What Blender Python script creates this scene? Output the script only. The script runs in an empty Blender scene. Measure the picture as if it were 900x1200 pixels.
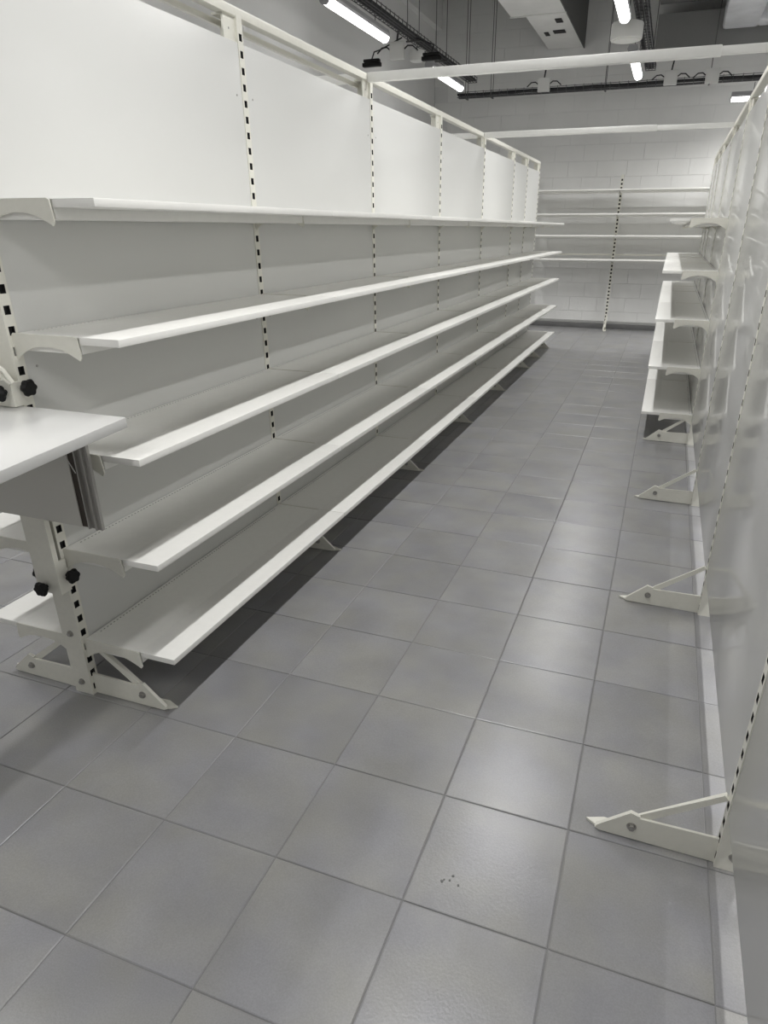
import bpy, bmesh, math, random
from mathutils import Vector, Matrix
random.seed(7)
S = 0.32            # metres per floor-tile unit; all lengths below are in tile units
PI = math.pi
sc = bpy.context.scene
C = sc.collection

# ------------------------------------------------------------ camera, world, exposure
F, PPX, PPY = 779.5, 474.95, 625.02
cd = bpy.data.cameras.new('camera'); cam = bpy.data.objects.new('camera', cd); C.objects.link(cam)
yaw, pitch, roll = -0.3510, -0.4293, 0.0009
fw = Vector((math.sin(yaw)*math.cos(pitch), math.cos(yaw)*math.cos(pitch), math.sin(pitch)))
rt = Vector((math.cos(yaw), -math.sin(yaw), 0)); up = rt.cross(fw)
rt2 = math.cos(roll)*rt + math.sin(roll)*up; up2 = -math.sin(roll)*rt + math.cos(roll)*up
cam.matrix_world = Matrix.Translation(Vector((0.0937, -2.938, 4.2302))*S) @ Matrix((rt2, up2, -fw)).transposed().to_4x4()
cd.sensor_fit = 'VERTICAL'; cd.sensor_height = 24.0; cd.sensor_width = 18.0
cd.lens = F*24.0/1200.0
cd.shift_x = -(PPX-450)/1200.0; cd.shift_y = (PPY-600)/1200.0
cd.clip_start = 0.02
sc.camera = cam
w = bpy.data.worlds.new('world'); sc.world = w; w.use_nodes = True
w.node_tree.nodes['Background'].inputs[0].default_value = (0.6, 0.62, 0.65, 1)
w.node_tree.nodes['Background'].inputs[1].default_value = 0.05
vs = sc.view_settings
vs.view_transform = 'Standard'; vs.look = 'None'; vs.gamma = 1; vs.use_curve_mapping = False
vs.exposure = -0.74
sc.cycles.use_denoising = True
sc.cycles.max_bounces = 8; sc.cycles.diffuse_bounces = 5; sc.cycles.glossy_bounces = 4
LAMP_W = 34.0       # watts of each batten lamp's downward light
LAMP_E = 17.0       # glow of the diffusers

# ------------------------------------------------------------ materials
def mat(name, col, rough=0.5, metal=0.0, spec=0.5, coat=0.0, crough=.09, noise=None, bump=None, emit=0):
    m = bpy.data.materials.new(name); m.use_nodes = True
    nt = m.node_tree; b = nt.nodes['Principled BSDF']
    b.inputs['Base Color'].default_value = (*col, 1)
    b.inputs['Roughness'].default_value = rough; b.inputs['Metallic'].default_value = metal
    b.inputs['Specular IOR Level'].default_value = spec
    b.inputs['Coat Weight'].default_value = coat; b.inputs['Coat Roughness'].default_value = crough
    g = nt.nodes.new('ShaderNodeNewGeometry')
    if noise:
        sc_, amt = noise
        n = nt.nodes.new('ShaderNodeTexNoise'); n.inputs['Scale'].default_value = sc_; n.inputs['Detail'].default_value = 5
        nt.links.new(g.outputs['Position'], n.inputs['Vector'])
        r = nt.nodes.new('ShaderNodeMapRange'); r.inputs[1].default_value = .3; r.inputs[2].default_value = .7
        r.inputs[3].default_value = 1-amt; r.inputs[4].default_value = 1+amt
        nt.links.new(n.outputs[0], r.inputs[0])
        mx = nt.nodes.new('ShaderNodeVectorMath'); mx.operation = 'SCALE'; mx.inputs[0].default_value = col
        nt.links.new(r.outputs[0], mx.inputs['Scale']); nt.links.new(mx.outputs[0], b.inputs['Base Color'])
    if bump:
        n2 = nt.nodes.new('ShaderNodeTexNoise'); n2.inputs['Scale'].default_value = bump[0]; n2.inputs['Detail'].default_value = 4
        nt.links.new(g.outputs['Position'], n2.inputs['Vector'])
        bp = nt.nodes.new('ShaderNodeBump'); bp.inputs['Strength'].default_value = bump[1]; bp.inputs['Distance'].default_value = bump[2]
        nt.links.new(n2.outputs[0], bp.inputs['Height']); nt.links.new(bp.outputs[0], b.inputs['Normal'])
    if emit:
        b.inputs['Emission Color'].default_value = (1, 0.99, 0.97, 1); b.inputs['Emission Strength'].default_value = emit
    return m
M = {}
M['post'] = mat('cream_powder_coat', (.73, .72, .65), .38, noise=(60, .02))
M['panel'] = mat('gloss_white_panel', (.625, .627, .608), .36, spec=.5, coat=.22, crough=.2, noise=(1.2, .012))
M['gloss'] = mat('mirror_gloss_white_panel', (.60, .602, .585), .3, spec=.6, coat=.75, crough=.05, noise=(1.2, .012))
M['board'] = mat('white_steel_board', (.85, .845, .81), .35, noise=(40, .015), bump=(500, .06, .0004))
M['worktop'] = mat('white_laminate', (.68, .68, .665), .16, spec=.6, coat=.4)
M['apron'] = mat('grey_white_board', (.58, .57, .53), .5)
M['dark'] = mat('painted_opening_shade', (.012, .012, .012), .8)  # near-black colour stands in for the shade inside slots and small openings
M['rubber'] = mat('black_plastic', (.006, .006, .006), .6, spec=.25)
M['bolt'] = mat('zinc_bolt', (.42, .41, .39), .38, metal=.85)
M['brown'] = mat('dark_brown_strip', (.045, .035, .026), .6)
M['steel'] = mat('brushed_steel', (.40, .39, .37), .42, metal=.6)
M['cable'] = mat('black_cable', (.015, .015, .017), .6)
M['wire'] = mat('tray_wire', (.10, .10, .105), .5, metal=.5)
M['rod'] = mat('threaded_rod', (.12, .12, .12), .5, metal=.5)
M['box'] = mat('white_plastic_box', (.62, .62, .60), .5)
M['lampbody'] = mat('grey_lamp_body', (.34, .34, .35), .5)
M['glow'] = mat('lamp_diffuser', (.9, .9, .9), .5, emit=LAMP_E)
M['duct'] = mat('painted_duct', (.70, .70, .68), .7, noise=(3, .06))
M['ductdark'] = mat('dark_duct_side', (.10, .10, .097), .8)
M['foil'] = mat('foil_insulation', (.78, .79, .82), .38, metal=.3, noise=(3, .15), bump=(6, .7, .03))
M['wall'] = mat('painted_blocks', (.74, .74, .725), .75, noise=(1.4, .05), bump=(45, .35, .003))
M['smooth'] = mat('smooth_painted_wall', (.70, .70, .69), .75, noise=(.8, .05))
M['ceil'] = mat('dark_ceiling', (.16, .16, .155), .85, noise=(.8, .12))
M['beam'] = mat('grey_concrete_beam', (.23, .23, .225), .8, noise=(1.5, .08))
M['kerb'] = mat('dark_grey_kerb', (.13, .13, .13), .6, noise=(6, .1))
M['ledge'] = mat('grey_ledge', (.33, .33, .32), .6)
M['grout'] = mat('grey_grout', (.215, .215, .215), .8)

def tile_material():
    m = bpy.data.materials.new('stone_look_tile'); m.use_nodes = True; nt = m.node_tree; N = nt.nodes; L = nt.links
    b = N['Principled BSDF']; g = N.new('ShaderNodeNewGeometry'); oi = N.new('ShaderNodeObjectInfo')
    off = N.new('ShaderNodeVectorMath'); off.operation = 'SCALE'; off.inputs[0].default_value = (17, 31, 5)
    L.new(oi.outputs['Random'], off.inputs['Scale'])
    ad = N.new('ShaderNodeVectorMath'); ad.operation = 'ADD'; L.new(g.outputs['Position'], ad.inputs[0]); L.new(off.outputs[0], ad.inputs[1])
    def noise(scale, detail, lo, hi, a, c):
        n = N.new('ShaderNodeTexNoise'); n.inputs['Scale'].default_value = scale; n.inputs['Detail'].default_value = detail
        L.new(ad.outputs[0], n.inputs['Vector'])
        r = N.new('ShaderNodeMapRange'); r.inputs[1].default_value = lo; r.inputs[2].default_value = hi
        r.inputs[3].default_value = a; r.inputs[4].default_value = c; L.new(n.outputs[0], r.inputs[0]); return r.outputs[0]
    cloud = noise(4.5, 3, .3, .7, .87, 1.13)
    fine = noise(300, 2, .3, .7, .93, 1.07)
    warm = noise(6, 2, .35, .7, 0, 1)
    var = N.new('ShaderNodeMapRange'); var.inputs[3].default_value = .95; var.inputs[4].default_value = 1.05; L.new(oi.outputs['Random'], var.inputs[0])
    def mul(a, c):
        q = N.new('ShaderNodeMath'); q.operation = 'MULTIPLY'; L.new(a, q.inputs[0]); L.new(c, q.inputs[1]); return q.outputs[0]
    k = mul(mul(cloud, fine), var.outputs[0])
    mix = N.new('ShaderNodeMix'); mix.data_type = 'RGBA'; L.new(warm, mix.inputs['Factor'])
    mix.inputs[6].default_value = (.245, .245, .257, 1); mix.inputs[7].default_value = (.262, .259, .246, 1)
    sc_ = N.new('ShaderNodeVectorMath'); sc_.operation = 'SCALE'; L.new(mix.outputs[2], sc_.inputs[0]); L.new(k, sc_.inputs['Scale'])
    L.new(sc_.outputs[0], b.inputs['Base Color'])
    b.inputs['Roughness'].default_value = .28
    b.inputs['Specular IOR Level'].default_value = .55
    n2 = N.new('ShaderNodeTexNoise'); n2.inputs['Scale'].default_value = 160; n2.inputs['Detail'].default_value = 3; L.new(ad.outputs[0], n2.inputs['Vector'])
    bp = N.new('ShaderNodeBump'); bp.inputs['Strength'].default_value = .25; bp.inputs['Distance'].default_value = .0012
    L.new(n2.outputs[0], bp.inputs['Height']); L.new(bp.outputs[0], b.inputs['Normal'])
    return m
M['tile'] = tile_material()

# ------------------------------------------------------------ mesh building helpers
class MB:
    def __init__(s): s.v = []; s.f = []; s.m = []
    def face(s, pts, mi=0):
        n = len(s.v); s.v += [tuple(p) for p in pts]; s.f.append(list(range(n, n+len(pts)))); s.m.append(mi)
    def box(s, x0, x1, y0, y1, z0, z1, mi=0, bev=0.0):
        if bev <= 0:
            n = len(s.v)
            s.v += [(x0,y0,z0),(x1,y0,z0),(x1,y1,z0),(x0,y1,z0),(x0,y0,z1),(x1,y0,z1),(x1,y1,z1),(x0,y1,z1)]
            for q in ((0,3,2,1),(4,5,6,7),(0,1,5,4),(1,2,6,5),(2,3,7,6),(3,0,4,7)):
                s.f.append([n+i for i in q]); s.m.append(mi)
            return
        bm = bmesh.new(); bmesh.ops.create_cube(bm, size=1)
        for vv in bm.verts: vv.co = Vector(((x0+x1)/2+vv.co.x*(x1-x0), (y0+y1)/2+vv.co.y*(y1-y0), (z0+z1)/2+vv.co.z*(z1-z0)))
        bmesh.ops.bevel(bm, geom=bm.edges[:], offset=bev, segments=2, affect='EDGES', profile=.6)
        s.add(bm, mi); bm.free()
    def add(s, bm, mi=0):
        n = len(s.v); bm.verts.index_update(); s.v += [tuple(v.co) for v in bm.verts]
        for f in bm.faces: s.f.append([n+v.index for v in f.verts]); s.m.append(mi)
    def prism(s, pts, axis, a, b, mi=0):
        """closed outline pts (2D) extruded along axis from a to b"""
        def P(p, t): return {'x': (t, p[0], p[1]), 'y': (p[0], t, p[1]), 'z': (p[0], p[1], t)}[axis]
        n = len(s.v); k = len(pts)
        s.v += [P(p, a) for p in pts] + [P(p, b) for p in pts]
        s.f.append(list(range(n, n+k))); s.f.append(list(range(n+2*k-1, n+k-1, -1))); s.m += [mi, mi]
        for i in range(k):
            j = (i+1) % k; s.f.append([n+j, n+i, n+k+i, n+k+j]); s.m.append(mi)
    def tube(s, path, r, seg=8, mi=0):
        path = [Vector(p) for p in path]; rings = []
        for i, p in enumerate(path):
            d = (path[min(i+1, len(path)-1)]-path[max(i-1, 0)]).normalized()
            a = d.cross(Vector((0,0,1))) if abs(d.z) < .95 else d.cross(Vector((1,0,0)))
            a.normalize(); b = d.cross(a); rr = r[i] if isinstance(r, (list, tuple)) else r
            n = len(s.v); s.v += [tuple(p+rr*(math.cos(t)*a+math.sin(t)*b)) for t in [2*PI*j/seg for j in range(seg)]]
            rings.append(n)
        for A, B in zip(rings, rings[1:]):
            for j in range(seg): s.f.append([A+j, A+(j+1)%seg, B+(j+1)%seg, B+j]); s.m.append(mi)
        s.f.append([rings[0]+j for j in range(seg)][::-1]); s.f.append([rings[-1]+j for j in range(seg)]); s.m += [mi, mi]
    def mesh(s, name, mats, smooth=False, flipx=False):
        me = bpy.data.meshes.new(name)
        me.from_pydata([((-x if flipx else x)*S, y*S, z*S) for x, y, z in s.v], [], s.f)
        for q in (mats if isinstance(mats, (list, tuple)) else [mats]): me.materials.append(M[q])
        me.polygons.foreach_set('material_index', s.m)
        bm = bmesh.new(); bm.from_mesh(me); bmesh.ops.recalc_face_normals(bm, faces=bm.faces[:]); bm.to_mesh(me); bm.free()
        if smooth:
            me.polygons.foreach_set('use_smooth', [True]*len(me.polygons))
            try: me.set_sharp_from_angle(angle=math.radians(38))
            except Exception: pass
        me.update(); return me
def obj(name, me, parent=None, loc=(0,0,0), rot=(0,0,0), label=None, kind=None):
    o = bpy.data.objects.new(name, me); C.objects.link(o)
    o.location = Vector(loc)*S; o.rotation_euler = rot
    if parent: o.parent = parent
    if label: o['label'] = label
    if kind: o['kind'] = kind
    return o
def thing(name, label, cat, loc=(0,0,0), rot=(0,0,0), group=None, me=None):
    o = bpy.data.objects.new(name, me); C.objects.link(o); o.location = Vector(loc)*S; o.rotation_euler = rot
    o['label'] = label; o['category'] = cat
    if group: o['group'] = group
    return o
def boxmesh(name, m, *a, bev=0.0):
    b = MB(); b.box(*a, bev=bev); return b.mesh(name, m, smooth=bev > 0)

# ------------------------------------------------------------ the setting
X0, X1, Y0, Y1, ZC = -10.9, 13.0, -12.0, 30.9, 13.2
floor = obj('floor', boxmesh('floor', 'grout', X0-.5, X1+.5, Y0-.5, Y1+.5, -.6, -.008), kind='structure')
J = .004
def tile_mb(mb, x, y, e=.008):
    a, b, c, d = x+J, x+1-J, y+J, y+1-J; z0, z1, z2 = -.03, -.004, 0
    n = len(mb.v)
    mb.v += [(a,c,z0),(b,c,z0),(b,d,z0),(a,d,z0),(a,c,z1),(b,c,z1),(b,d,z1),(a,d,z1),(a+e,c+e,z2),(b-e,c+e,z2),(b-e,d-e,z2),(a+e,d-e,z2)]
    for q in ((0,1,5,4),(1,2,6,5),(2,3,7,6),(3,0,4,7),(4,5,9,8),(5,6,10,9),(6,7,11,10),(7,4,8,11),(8,9,10,11),(0,3,2,1)):
        mb.f.append([n+i for i in q]); mb.m.append(0)
tb = MB(); tile_mb(tb, -.5, -.5); tile_me = tb.mesh('tile', 'tile')
cells = []
camp = Vector((.0937, -2.938, 4.2302))
for i in range(-11, 13):
    for j in range(-12, 31):
        d = Vector((i+.5, j+.5, 0))-camp; z = d.dot(fw); vis = False
        if z > .3:
            u, v = PPX+F*d.dot(rt2)/z, PPY-F*d.dot(up2)/z
            vis = -120 < u < 1000 and 330 < v < 1330 and i < 2
        hidden = i < -5 and j > 6
        cells.append(((0 if vis and not hidden else 1), d.length, i, j))
cells.sort(); rest = MB()
for k, (h, d, i, j) in enumerate(cells):
    if k < 298 and h == 0: obj('tile', tile_me, floor, (i+.5, j+.5, random.uniform(-.001, .001)), (random.gauss(0, .0016), random.gauss(0, .0016), 0))
    else: tile_mb(rest, i, j)
obj('tile', rest.mesh('tile_field', 'tile'), floor, kind='stuff')

wb = obj('wall_back', boxmesh('wall_back', 'smooth', X0, X1, Y1+.016, Y1+1, -.5, ZC), kind='structure')
blk = [MB() for _ in range(3)]
BW, BH = 1.25, .62
for q, b in enumerate(blk): b.box(-BW/2+.005, BW/2-.005, 0, .05, -BH/2+.005, BH/2-.005, bev=.005)
blk_me = [b.mesh('block', 'wall') for b in blk]
nb = 0; far = MB()
for r in range(21):
    z = .1+BH*(r+.5)
    for c in range(-1, 20):
        x = X0+BW*(c+.5)+(BW/2 if r % 2 else 0)
        if x-BW/2 < X0-.01 or x+BW/2 > X1: continue
        if -10.9 <= x < 2.6 and z < 12.9 and nb < 296:
            obj('block', blk_me[0], wb, (x, Y1+random.uniform(-.005, .005), z)); nb += 1
        else: far.box(x-BW/2+.006, x+BW/2-.006, Y1, Y1+.05, z-BH/2+.006, z+BH/2-.006)
obj('block', far.mesh('block_field', 'wall'), wb, kind='stuff')
obj('wall_left', boxmesh('wall_left', 'smooth', X0-1, X0, Y0, Y1, -.5, ZC), kind='structure')
obj('wall_right', boxmesh('wall_right', 'smooth', X1, X1+1, Y0, Y1, -.5, ZC), kind='structure')
obj('wall_front', boxmesh('wall_front', 'smooth', X0, X1, Y0-1, Y0, -.5, ZC), kind='structure')
obj('ceiling', boxmesh('ceiling', 'ceil', X0-.5, X1+.5, Y0-.5, Y1+.5, ZC, ZC+.6), kind='structure')
bb = obj('baseboard_back', boxmesh('baseboard_back', 'kerb', X0, X1, Y1-.35, Y1-.01, 0, .2, bev=.01), kind='structure')
obj('ledge', boxmesh('ledge', 'ledge', X0, X1, Y1-.22, Y1-.01, .2, .3, bev=.01), bb)
obj('trim_1', boxmesh('trim_1', 'beam', -1.6, X1, Y1-1.0, Y1-.01, 10.45, 11.7), kind='structure')      # downstand beam over the far wall
obj('trim_2', boxmesh('trim_2', 'smooth', X0+.01, X0+.3, Y0, Y1-.02, 12.1, ZC), kind='structure')       # bulkhead along the left wall
obj('trim_3', boxmesh('trim_3', 'smooth', X0+.01, X0+.3, 9, 18.1, 0, 12.1), kind='structure')          # shallow pier on the left wall
obj('trim_4', boxmesh('trim_4', 'ceil', -1.6, X1, 24, Y1-1.0, 12.0, ZC-.01), kind='structure')         # lowered soffit

b = MB()
for x, y, q in ((-.786,.232,.012),(-.736,.257,.009),(-.723,.299,.01),(-.668,.239,.009),(-.775,.25,.007)):
    b.prism([(x+q*math.cos(t)*random.uniform(.7,1.2), y+q*math.sin(t)*random.uniform(.7,1.2)) for t in [2*PI*k/9 for k in range(9)]], 'z', .003, .005)
obj('scuff', b.mesh('scuff', 'rod'), floor, kind='stuff', label='small dark scuff marks on one tile')

# ------------------------------------------------------------ shelving system parts (local x = outwards)
TOP = 6.34; PITCH = .155
def upright_mesh(double):
    b = MB(); hx = .108; hy = .052 if double else .06; sw = .028 if double else .036; sh = .068 if double else .08; x_in = -.108 if double else 0.0
    def side(sx, x):
        sl = [(.055+PITCH*i, .055+PITCH*i+sh) for i in range(40)]
        zs = 0.0
        for a, c in sl:
            b.face([(x,-hy,zs),(x,hy,zs),(x,hy,a),(x,-hy,a)])
            b.face([(x,-hy,a),(x,-sw,a),(x,-sw,c),(x,-hy,c)]); b.face([(x,sw,a),(x,hy,a),(x,hy,c),(x,sw,c)])
            xi = x-sx*.03
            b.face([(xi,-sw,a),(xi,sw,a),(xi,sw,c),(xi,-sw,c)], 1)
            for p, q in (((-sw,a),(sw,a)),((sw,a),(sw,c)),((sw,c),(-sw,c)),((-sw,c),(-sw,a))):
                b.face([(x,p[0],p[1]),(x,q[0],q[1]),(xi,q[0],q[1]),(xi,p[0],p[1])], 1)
            zs = c
        b.face([(x,-hy,zs),(x,hy,zs),(x,hy,TOP),(x,-hy,TOP)])
    side(1, hx)
    if double: side(-1, -hx)
    else: b.face([(x_in,-hy,0),(x_in,hy,0),(x_in,hy,TOP),(x_in,-hy,TOP)])
    for y in (-hy, hy): b.face([(x_in,y,0),(hx,y,0),(hx,y,TOP),(x_in,y,TOP)])
    for z in (0, TOP): b.face([(x_in,-hy,z),(hx,-hy,z),(hx,hy,z),(x_in,hy,z)])
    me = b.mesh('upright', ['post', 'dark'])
    # open-sided slot shells make the automatic winding unreliable: merge doubles first
    bm = bmesh.new(); bm.from_mesh(me); bmesh.ops.remove_doubles(bm, verts=bm.verts[:], dist=1e-6)
    bmesh.ops.recalc_face_normals(bm, faces=bm.faces[:]); bm.to_mesh(me); bm.free(); return me
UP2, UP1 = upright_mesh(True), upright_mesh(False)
def cyl(b, c, d, r, h, seg=12, mi=0):
    c = Vector(c); d = Vector(d).normalized(); b.tube([c, c+d*h], r, seg, mi)
def foot_meshes(fx):
    b = MB(); y0, y1 = -.01, .01
    b.prism([(.108,.005),(.93,.012),(.96,.03),(.70,.235),(.66,.225),(.108,.235)], 'y', y0, y1)          # web
    b.prism([(.11,y1),(.93,y1),(1.03,.07),(.90,.12),(.11,.09)], 'z', .004, .024)                       # floor flange
    b.prism([(.66,.225),(.70,.235),(.93,.05),(.955,.05),(.72,.262),(.65,.24)], 'y', y0, y1+.012)           # turned edge
    plate = b.mesh('foot', 'post', flipx=fx)
    b = MB(); b.prism([(.70,.13),(.73,.19),(.14,.62),(.108,.585)], 'y', .012, .03)
    b.prism([(.70,.13),(.712,.155),(.122,.602),(.108,.585)], 'y', .03, .075)
    brace = b.mesh('brace', 'post', flipx=fx)
    b = MB(); cyl(b, (.70,-.01,.135), (0,-1,0), .036, .008, 14); cyl(b, (.70,-.018,.135), (0,-1,0), .026, .02, 6)
    return plate, brace, b.mesh('bolt', 'bolt', flipx=fx)
FOOT = {1: foot_meshes(False), -1: foot_meshes(True)}
def bolt_mesh():
    b = MB(); cyl(b, (0,0,0), (0,-1,0), .034, .008, 14); cyl(b, (0,-.008,0), (0,-1,0), .024, .02, 6); return b.mesh('bolt', 'bolt')
BOLT = bolt_mesh()
XP = .104           # panel face
def bracket_mesh(fx, sy):
    """arched shelf bracket; sy = side of the shelf it stands at"""
    pts = [(.108, -.005), (.12, .006), (.73, .006), (.755, -.005), (.77, -.15), (.752, -.175)]
    arc = [(.715,-.155),(.66,-.128),(.60,-.106),(.53,-.09),(.45,-.083),(.37,-.087),(.29,-.103),(.21,-.135),(.15,-.172),(.118,-.198)]
    b = MB(); b.prism(pts+arc+[(.108,-.205)], 'y', -.012, .0)
    b.prism([(.108,-.205),(.09,-.19),(.09,-.02),(.108,-.005)], 'y', -.009, -.002)
    return b.mesh('bracket', 'post', flipx=fx)
BR = {1: bracket_mesh(False, 1), -1: bracket_mesh(True, 1)}
def board_meshes(L, fx):
    """shelf board for a bay of length L, centred; deep folded tray and thin overhanging front"""
    h = L/2-.004; b = MB()
    b.box(.112, .755, -h+.014, h-.014, -.13, -.004, bev=.004)
    tray = b
    b.box(.112, 1.13, -h, h, -.006, 0)
    body = b.mesh('shelf', 'board', flipx=fx)
    b = MB(); b.box(.762, 1.135, -h, h, -.056, .0015, bev=.006); edge = b.mesh('front_edge', 'board', smooth=True, flipx=fx)
    b = MB(); n = int((L-.3)/.045)
    for i in range(n):
        y = -h+.15+i*.045
        b.face([(.148,y,.0006),(.156,y,.0006),(.156,y+.02,.0006),(.148,y+.02,.0006)])
    holes = b.mesh('perforation', 'dark', flipx=fx)
    return body, edge, holes
cache = {}
def board(L, s):
    k = (round(L, 3), s)
    if k not in cache: cache[k] = board_meshes(L, s < 0)
    return cache[k]
def shelf(parent, y0, y1, z, s):
    body, edge, holes = board(y1-y0, s)
    o = obj('shelf', body, parent, (0, (y0+y1)/2, z))
    L = (y1-y0)/2
    obj('front_edge', edge, o, (0, 0, 0)); obj('perforation', holes, o, (0, 0, 0), kind='stuff')
    obj('bracket', BR[s], o, (0, -L-.002, 0)); obj('bracket', BR[s], o, (0, L-.004, 0))
    return o
screw_b = MB(); cyl(screw_b, (0,0,0), (1,0,0), .011, .004, 8); SCREW = screw_b.mesh('screw', 'bolt')
def panel(parent, y0, y1, z0, z1, s, screws=True, m='panel'):
    k = ('p', round(y1-y0, 3), z0, z1, m)
    if k not in cache:
        L = (y1-y0)/2-.055; cache[k] = boxmesh('back_panel', m, -.012, .012, -L, L, z0, z1, bev=.005)
    o = obj('back_panel', cache[k], parent, (s*(XP-.014), (y0+y1)/2, 0))
    if screws:
        for y in (-(y1-y0)/2+.16, (y1-y0)/2-.16):
            for z in (5.58, 3.2): obj('screw', SCREW, o, (s*.012, y, z), (0, 0, 0 if s > 0 else PI))
    return o
def rail_bracket_mesh(fx):
    b = MB(); b.box(.055, .075, -.27, -.052, 6.06, 6.31); b.prism([(-.052,6.31),(-.27,6.31),(-.052,6.17)], 'x', .03, .055)
    b.box(-.06, .075, -.27, -.052, 6.29, 6.312)
    return b.mesh('rail_bracket', 'post', flipx=fx)
RB = {1: rail_bracket_mesh(False), -1: rail_bracket_mesh(True)}
YS = [1.08, 4.79, 8.50, 12.21, 15.92, 19.62, 21.72, 23.95]
LEVELS = [.63, 1.60, 2.55, 3.48, 4.42]
def gondola(name, label, cx, ys, face, bays_front, bays_back, y_from=0):
    """double sided shelving run; face = +1/-1 is the side towards the aisle"""
    t = thing(name, label, 'shelving', (cx, 0, 0))
    for k, y in enumerate(ys):
        u = obj('upright', UP2, t, (0, y, 0))
        for s in (1, -1):
            if s != face and y > 14: continue
            p, br, bo = FOOT[s]
            f = obj('foot', p, t, (0, y, 0)); obj('brace', br, f); obj('bolt', bo, f, label='grey metal bolt head')
        if y < 2:
            for z in (.14, .70): obj('bolt', BOLT, u, (0.0, -.052, z), label='grey metal bolt head')
        r = obj('rail_bracket', RB[face], t, (0, y, 0)); obj('screw', SCREW, r, (face*.075, -.17, 6.19), (0, 0, 0 if face > 0 else PI))
    for k, (a, b) in enumerate(zip(ys, ys[1:])):
        for s in (1, -1):
            panel(t, a, b, .5, 6.08, s, screws=(s == face), m='gloss' if face < 0 else 'panel')
        for z in (LEVELS if k in bays_front else []): shelf(t, a, b, z, face)
        for z in (LEVELS if k in bays_back else []): shelf(t, a, b, z, -face)
    obj('top_rail', boxmesh('top_rail', 'post', -.06, .06, ys[0]-.05, ys[-1]+.06, 6.312, 6.405, bev=.012), t, (face*.045, 0, 0))
    return t
left = gondola('shelving_run', 'long white double-sided shelving run on the left side of the aisle, five shelf levels', -4.775, YS, 1, range(7), range(3))
obj('rear_rail', boxmesh('rear_rail', 'post', -.125, -.085, YS[0]-.05, YS[2]+.05, 6.235, 6.29), left)
right = gondola('shelving_run', 'white shelving run right of the aisle, bare glossy panels near, shelves at far end', 1.145,
                [1.08-3.71*2, 1.08-3.71]+YS, -1, range(5, 9), [])

# unit against the far wall
bt = thing('wall_shelving', 'single-sided white shelving against the far wall at the end of the aisle', 'shelving', (0, 30.5, 0), (0, 0, -PI/2))
# local x -> -Y world, local y -> +X world ... rotated by -90 deg: (x,y) -> (y,-x)
wx = [-5.97, -2.26, 1.45, 5.16]
for x in wx:
    obj('upright', UP1, bt, (0, x, 0))
    p, br, bo = FOOT[1]; f = obj('foot', p, bt, (0, x, 0)); obj('brace', br, f); obj('bolt', bo, f)
for a, b in zip(wx, wx[1:]):
    for z in (3.03, 3.99, 4.84, 5.76): shelf(bt, a, b, z, 1)
    obj('crossbar', boxmesh('crossbar', 'post', .03, .07, a+.055, b-.055, 3.16, 3.22), bt)

# ------------------------------------------------------------ beams bracing the runs
M['beamwhite'] = mat('white_steel_beam', (.84, .84, .81), .35, noise=(30, .015))
def beam(y, label, xs):
    t = thing('cross_beam', label, 'beam', (0, y, 6.29))
    obj('outer_tube', boxmesh('outer_tube', 'beamwhite', -4.665, xs, -.05, .05, 0, .125, bev=.012), t)
    obj('inner_tube', boxmesh('inner_tube', 'beamwhite', xs-.02, 1.035, -.04, .04, .012, .11, bev=.01), t)
    obj('outer_tube', boxmesh('outer_tube', 'beamwhite', -10.88, -4.8, -.05, .05, 0, .125, bev=.012), t)
    obj('inner_tube', boxmesh('inner_tube', 'beamwhite', 1.17, 8.0, -.04, .04, .012, .11, bev=.01), t)
beam(8.38, 'nearer white steel beam crossing the aisle on top of both shelving runs', .35)
beam(15.80, 'farther white steel beam crossing the aisle on top of both shelving runs', -.6)

# ------------------------------------------------------------ counter clamped to the end of the left run
ct = thing('end_counter', 'white laminate counter clamped to the end upright of the left shelving run', 'table', (-4.775, 1.0, 0))
top = boxmesh('worktop', 'worktop', -1.16, 1.16, -1.75, 0, -.08, 0, bev=.008)
obj('worktop', top, ct, (0, -.0, 2.925), (math.radians(3.2), 0, 0))
obj('apron', boxmesh('apron', 'apron', -.78, .585, -.10, -.075, 1.965, 2.83, bev=.004), ct, label='grey board hanging below the counter')
obj('edge_strip', boxmesh('edge_strip', 'brown', .585, .66, -.09, -.06, 1.965, 2.83), ct, label='dark brown strip')
b = MB(); b.box(.66, .79, -.075, -.06, 1.955, 2.84); b.box(.66, .672, -.105, -.075, 1.955, 2.84); b.box(.735, .75, -.105, -.075, 1.955, 2.84); b.box(.75, .79, -.088, -.075, 1.955, 2.84)
obj('edge_channel', b.mesh('edge_channel', 'steel'), ct, label='grey metal channel at the board edge')
b = MB(); b.box(-.135, .135, -.075, -.055, 1.2, 2.0, bev=.003); b.box(-.135, -.112, -.055, .04, 1.2, 2.0); b.box(.112, .13, -.055, -.02, 1.2, 2.0); b.box(.112, .13, -.02, .05, 1.2, 1.52)
obj('sleeve', b.mesh('sleeve', 'post'), ct)
b = MB(); b.box(-.2, .135, -.075, -.055, 2.93, 3.14, bev=.003); b.box(.112, .13, -.055, .05, 2.93, 3.12); b.box(-.135, -.112, -.055, .05, 2.93, 3.14)
obj('clamp', b.mesh('clamp', 'post'), ct)
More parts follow.
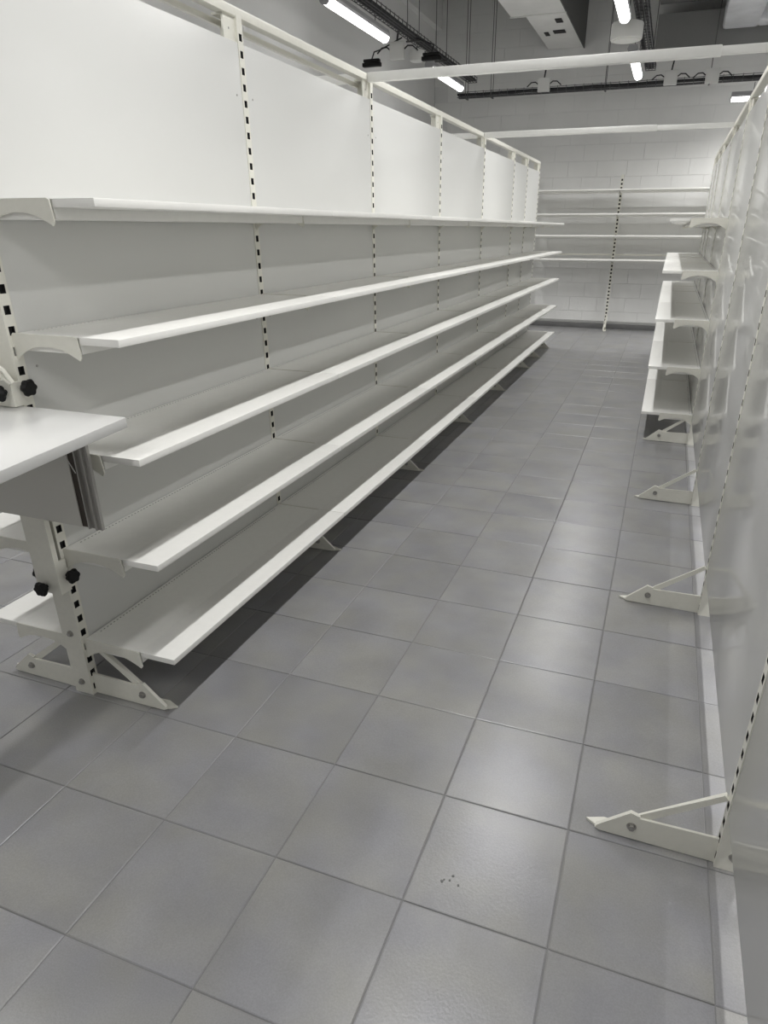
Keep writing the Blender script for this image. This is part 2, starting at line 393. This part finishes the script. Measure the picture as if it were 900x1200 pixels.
def knob_mesh():
    b = MB(); n = 36; prof = []
    for r, z in ((.018,0),(.018,.035),(.05,.04),(.062,.055),(.066,.08),(.055,.098),(.0,.102)):
        ring = []
        for j in range(n):
            t = 2*PI*j/n; k = 1+(.10*math.cos(6*t) if r > .04 else 0); ring.append((r*k*math.cos(t), -z, r*k*math.sin(t)))
        prof.append(ring)
    i0 = len(b.v)
    for ring in prof: b.v += ring
    for a in range(len(prof)-1):
        for j in range(n): b.f.append([i0+a*n+j, i0+a*n+(j+1)%n, i0+(a+1)*n+(j+1)%n, i0+(a+1)*n+j]); b.m.append(0)
    return b.mesh('knob', 'rubber', smooth=True)
KN = knob_mesh()
for loc, rz in (((.13,.03,1.36),PI/2), ((-.02,-.07,1.27),0), ((-.13,.03,1.33),-PI/2), ((.13,.03,3.07),PI/2), ((.07,-.07,3.05),0)):
    obj('knob', KN, ct, loc, (0, 0, rz), label='black star knob')
b = MB()
b.tube([(-.6,-.12,3.29),(-.15,-.12,3.29),(.0,-.12,3.28),(.07,-.11,3.23),(.11,-.085,3.13)], .018, 8)
b.tube([(-.6,-.12,3.20),(-.1,-.12,3.20),(.03,-.11,3.19),(.08,-.085,3.12)], .018, 8)
for x in (-.30,-.20,-.10): b.tube([(x,-.10,3.17),(x,-.10,3.30)], .006, 6)
obj('wire_handle', b.mesh('wire_handle', 'post', smooth=True), ct, (.07, 0, 0), label='white bent wire')
b = MB(); b.box(.47, .52, -.14, -.10, 2.76, 2.82, bev=.006); b.tube([(.50,-.13,2.78),(.54,-.12,2.68),(.60,-.11,2.55),(.66,-.115,2.45)], .004, 6); b.tube([(.52,-.12,2.80),(.58,-.12,2.72),(.64,-.11,2.62)], .004, 6)
obj('clip', b.mesh('clip', 'box'), ct, label='small white clip with thin wires')

# ------------------------------------------------------------ ceiling services
def lamp_meshes():
    b = MB(); L = 1.92
    b.prism([(-.13,.0),(-.16,.06),(-.12,.17),(.12,.17),(.16,.06),(.13,0)], 'y', -L, L)
    body = b.mesh('lamp_body', 'lampbody')
    b = MB(); pts = [(.135*math.cos(t), -.005-.125*abs(math.sin(t))) for t in [PI*i/10 for i in range(11)]]
    b.prism(pts, 'y', -L+.03, L-.03); dif = b.mesh('diffuser', 'glow')
    b = MB()
    for y in (0,): b.prism([(-.14,.01),(-.12,-.08),(-.06,-.135),(.06,-.135),(.12,-.08),(.14,.01)], 'y', y-.02, y+.02)
    return body, dif, b.mesh('end_cap', 'lampbody')
LM = lamp_meshes()
b = MB(); b.tube([(0,0,.17),(0,0,ZC-9.0)], .012, 5); HANG = b.mesh('hanger', 'rod')
al = bpy.data.lights.new('lamp_light', 'AREA'); al.shape = 'RECTANGLE'; al.size = .24*S; al.size_y = 3.7*S; al.energy = LAMP_W; al.spread = math.radians(150); al.color = (1, .993, .985)
def short_hanger(h):
    b = MB(); b.tube([(0,0,.17),(0,0,h)], .012, 5); return b.mesh('hanger', 'rod')
HANG_S = {h: short_hanger(h) for h in (.365, .455)}
def lamp(x, y, z, rz, label, group='batten lamps', short=False):
    t = thing('batten_lamp', label, 'lamp', (x, y, z), (0, 0, rz), group)
    obj('lamp_body', LM[0], t); obj('diffuser', LM[1], t, label='glowing white diffuser'); obj('end_cap', LM[2], t, (0, -1.92, 0)); obj('end_cap', LM[2], t, (0, 1.92, 0))
    for yy in (-1.2, 1.2): obj('hanger', HANG_S[short] if short else HANG, t, (0, yy, 0))
    l = bpy.data.objects.new('lamp_light', al); C.objects.link(l); l.parent = t; l.location = (0, 0, -.14*S)
ZL = 9.15
lamp(-8.35, 16.5, ZL, 0, 'lit batten lamp high on the left, nearer of the two there', short=.365)
lamp(-8.35, 24.3, ZL, 0, 'lit batten lamp high on the left, just below the near beam', short=.365)
lamp(-1.85, 16.75, ZL, 0, 'lit batten lamp over the aisle, in front of the round white housing')
lamp(-1.85, 24.35, ZL, 0, 'lit batten lamp over the aisle, behind the round white housing')
lamp(3.3, 28.2, 8.6, PI/2, short=.455, label= 'lit lamp lying crosswise under the far tray, at the right edge')
ORD = ['first', 'second', 'third', 'fourth', 'fifth']
for x, ys_, where in ((-8.35, (8.8, 1.0), 'beyond the left run'), (-1.85, (9.3, 2.0, -5.6), 'over the aisle'),
                      (4.6, (23.6, 16.75, 9.6, 2.0, -5.6), 'behind the right run'), (10.2, (16.75, 9.6, 2.0), 'in the row farthest right')):
    for n, y in enumerate(ys_):
        lamp(x, y, ZL, 0, 'lit batten lamp %s, %s outside the frame counting nearer' % (where, ORD[n]), short=.365 if x < -8 else False)

def tray(L, label, loc, rz, n_rods, rods, cables=5, wide=.34):
    t = thing('cable_tray', label, 'cable tray', loc, (0, 0, rz))
    b = MB(); w_ = wide/2; r = .009
    for x in (-w_, -w_/3, w_/3, w_): b.box(x-r, x+r, 0, L, -r, r)
    for x in (-w_, w_): b.box(x-r, x+r, 0, L, .17-r, .17+r)
    y = .1
    while y < L:
        b.box(-w_, w_, y-r, y+r, -r, r); b.box(-w_-r, -w_+r, y-r, y+r, 0, .2); b.box(w_-r, w_+r, y-r, y+r, 0, .2); y += .33
    obj('basket', b.mesh('basket', 'wire'), t)
    for c in range(cables):
        x = -w_*.7+wide*.7*c/(cables-1); rr = random.uniform(.022, .045)
        p = [(x+random.uniform(-.03,.03), L*i/14, .035+rr+random.uniform(0,.04)) for i in range(15)]
        b = MB(); b.tube(p, rr, 6); obj('cable', b.mesh('cable', 'cable', smooth=True), t)
    for y in rods:
        for x in (-w_-.02, w_+.02):
            b = MB(); b.tube([(x, y, -.05), (x, y, ZC-loc[2]-.005)], .013, 5); obj('rod', b.mesh('rod', 'rod'), t)
        obj('strut', boxmesh('strut', 'rod', -w_-.06, w_+.06, y-.03, y+.03, -.06, -.02), t)
    return t
tray(29.5, 'wire cable tray running lengthwise beside the left-hand lamps', (-8.35, -1.5, 9.58), 0, 0, (6, 12, 17.5, 22.3, 25.2), cables=8)
tray(29.5, 'wire cable tray running lengthwise beside the lamps over the aisle', (-1.55, -1.5, 9.58), 0, 0, (6, 13, 20, 26))
tray(15.5, 'wire cable tray crossing in front of the far wall', (-9.0, 28.2, 9.12), -PI/2, 0, (.35, 1.4, 5.85, 9.55), cables=6)

def jbox(x, y, z, label, tail=True):
    t = thing('junction_box', label, 'junction box', (x, y, z))
    obj('housing', boxmesh('housing', 'box', -.23, .23, -.07, .07, 0, .46, bev=.02), t)
    obj('lid', boxmesh('lid', 'box', -.2, .2, -.09, -.07, .03, .43, bev=.01), t)
    for s in (-1, 1):
        b = MB(); b.tube([(s*.23,0,.26),(s*.34,0,.34),(s*.5,0,.33),(s*.66,.02,.2)], .022, 6); obj('cable', b.mesh('cable', 'cable', smooth=True), t)
    if tail:
        b = MB(); b.tube([(0,0,.46),(0.02,0,.62),(.06,0,.86)], .03, 6); obj('cable', b.mesh('cable', 'cable', smooth=True), t)
jbox(-5.45, 27.86, 9.10, 'white junction box on the far tray, leftmost of its three')
jbox(-.80, 27.86, 9.06, 'white junction box on the far tray, middle one with upright cable')
jbox(.62, 27.86, 9.04, 'white junction box on the far tray, rightmost with no upright cable', tail=False)
def conn(x, y, z, label, k=1):
    k = 1 if x < -8.2 else -.75
    t = thing('cable_connector', label, 'connector', (x, y, z))
    obj('shell', boxmesh('shell', 'rubber', -.3, .3, -.08, .08, 0, .11, bev=.02), t)
    obj('shell', boxmesh('shell', 'rubber', -.26, .26, -.08, .08, .12, .2, bev=.02), t)
    b = MB(); b.tube([(0,0,.2),(.04,.1,.4),(.16*k,.35,.5),(.85*k,.4,9.57-z)], .02, 6); obj('cable', b.mesh('cable', 'cable', smooth=True), t)
jbox(-8.62, 20.1, 8.95, 'white junction box between the two left-hand lamps')
conn(-9.42, 20.0, 8.8, 'black cable connector left of the box between the left-hand lamps')
conn(-7.55, 20.2, 8.88, 'black cable connector right of the box between the left-hand lamps')
def drum(x, y, z, r, h, label, name, top=ZC-.005):
    t = thing(name, label, 'ceiling fitting', (x, y, z))
    b = MB(); b.tube([(0,0,0),(0,0,.03),(0,0,h-.03),(0,0,h)], [r*.95, r, r, r*.97], 40); obj('housing', b.mesh('housing', 'box', smooth=True), t)
    b = MB(); b.tube([(0,0,-.02),(0,0,0)], r*.8, 32); obj('cover', b.mesh('cover', 'box', smooth=True), t)
    b = MB(); b.tube([(0,0,h),(0,0,top-z)], .02, 6); obj('hanger', b.mesh('hanger', 'rod'), t)
drum(-1.9, 20.3, 9.0, .43, .38, 'round white housing hanging between the two lamps over the aisle', 'ceiling_speaker')
drum(-8.4, 21.3, 9.12, .24, .28, 'small white round sensor beside the left-hand cable tray', 'ceiling_sensor', top=9.515)

# ducts
t = thing('air_duct', 'large grey box duct under the ceiling with small grilles near its end', 'duct', (-5.4, 0, 11.0))
obj('duct_body', boxmesh('duct_body', 'duct', -.95, .95, 13, 25.4, 0, 1.5, bev=.02), t)
obj('duct_end', boxmesh('duct_end', 'duct', -.5, .95, 25.4, 30.85, .06, 1.4, bev=.02), t)
obj('flange', boxmesh('flange', 'box', -.97, .97, 25.36, 25.44, -.03, .02), t, label='bright flange seam')
obj('dark_side', boxmesh('dark_side', 'ductdark', .95, .99, 13, 30.8, -.0, 2.15), t, label='dark side face')  # right side of the duct drawn as a sheet far darker than its body
for x, y, a, c in ((.35,28.1,.22,.42),(-.15,28.3,.08,.5),(.55,26.6,.12,.5)):
    gsl = obj('grille', boxmesh('grille', 'dark', x-a, x+a, y-c/2, y+c/2, .035, .06), t, label='small dark grille')
t = thing('foil_duct', 'shiny foil-wrapped duct in the upper right corner', 'duct', (0, 0, 11.0))
obj('duct_run', boxmesh('duct_run', 'foil', .72, 1.95, 15, 29.75, 0, 1.1, bev=.12), t)
obj('duct_branch', boxmesh('duct_branch', 'foil', 1.9, 9, 28.9, 29.75, .02, 1.0, bev=.1), t)
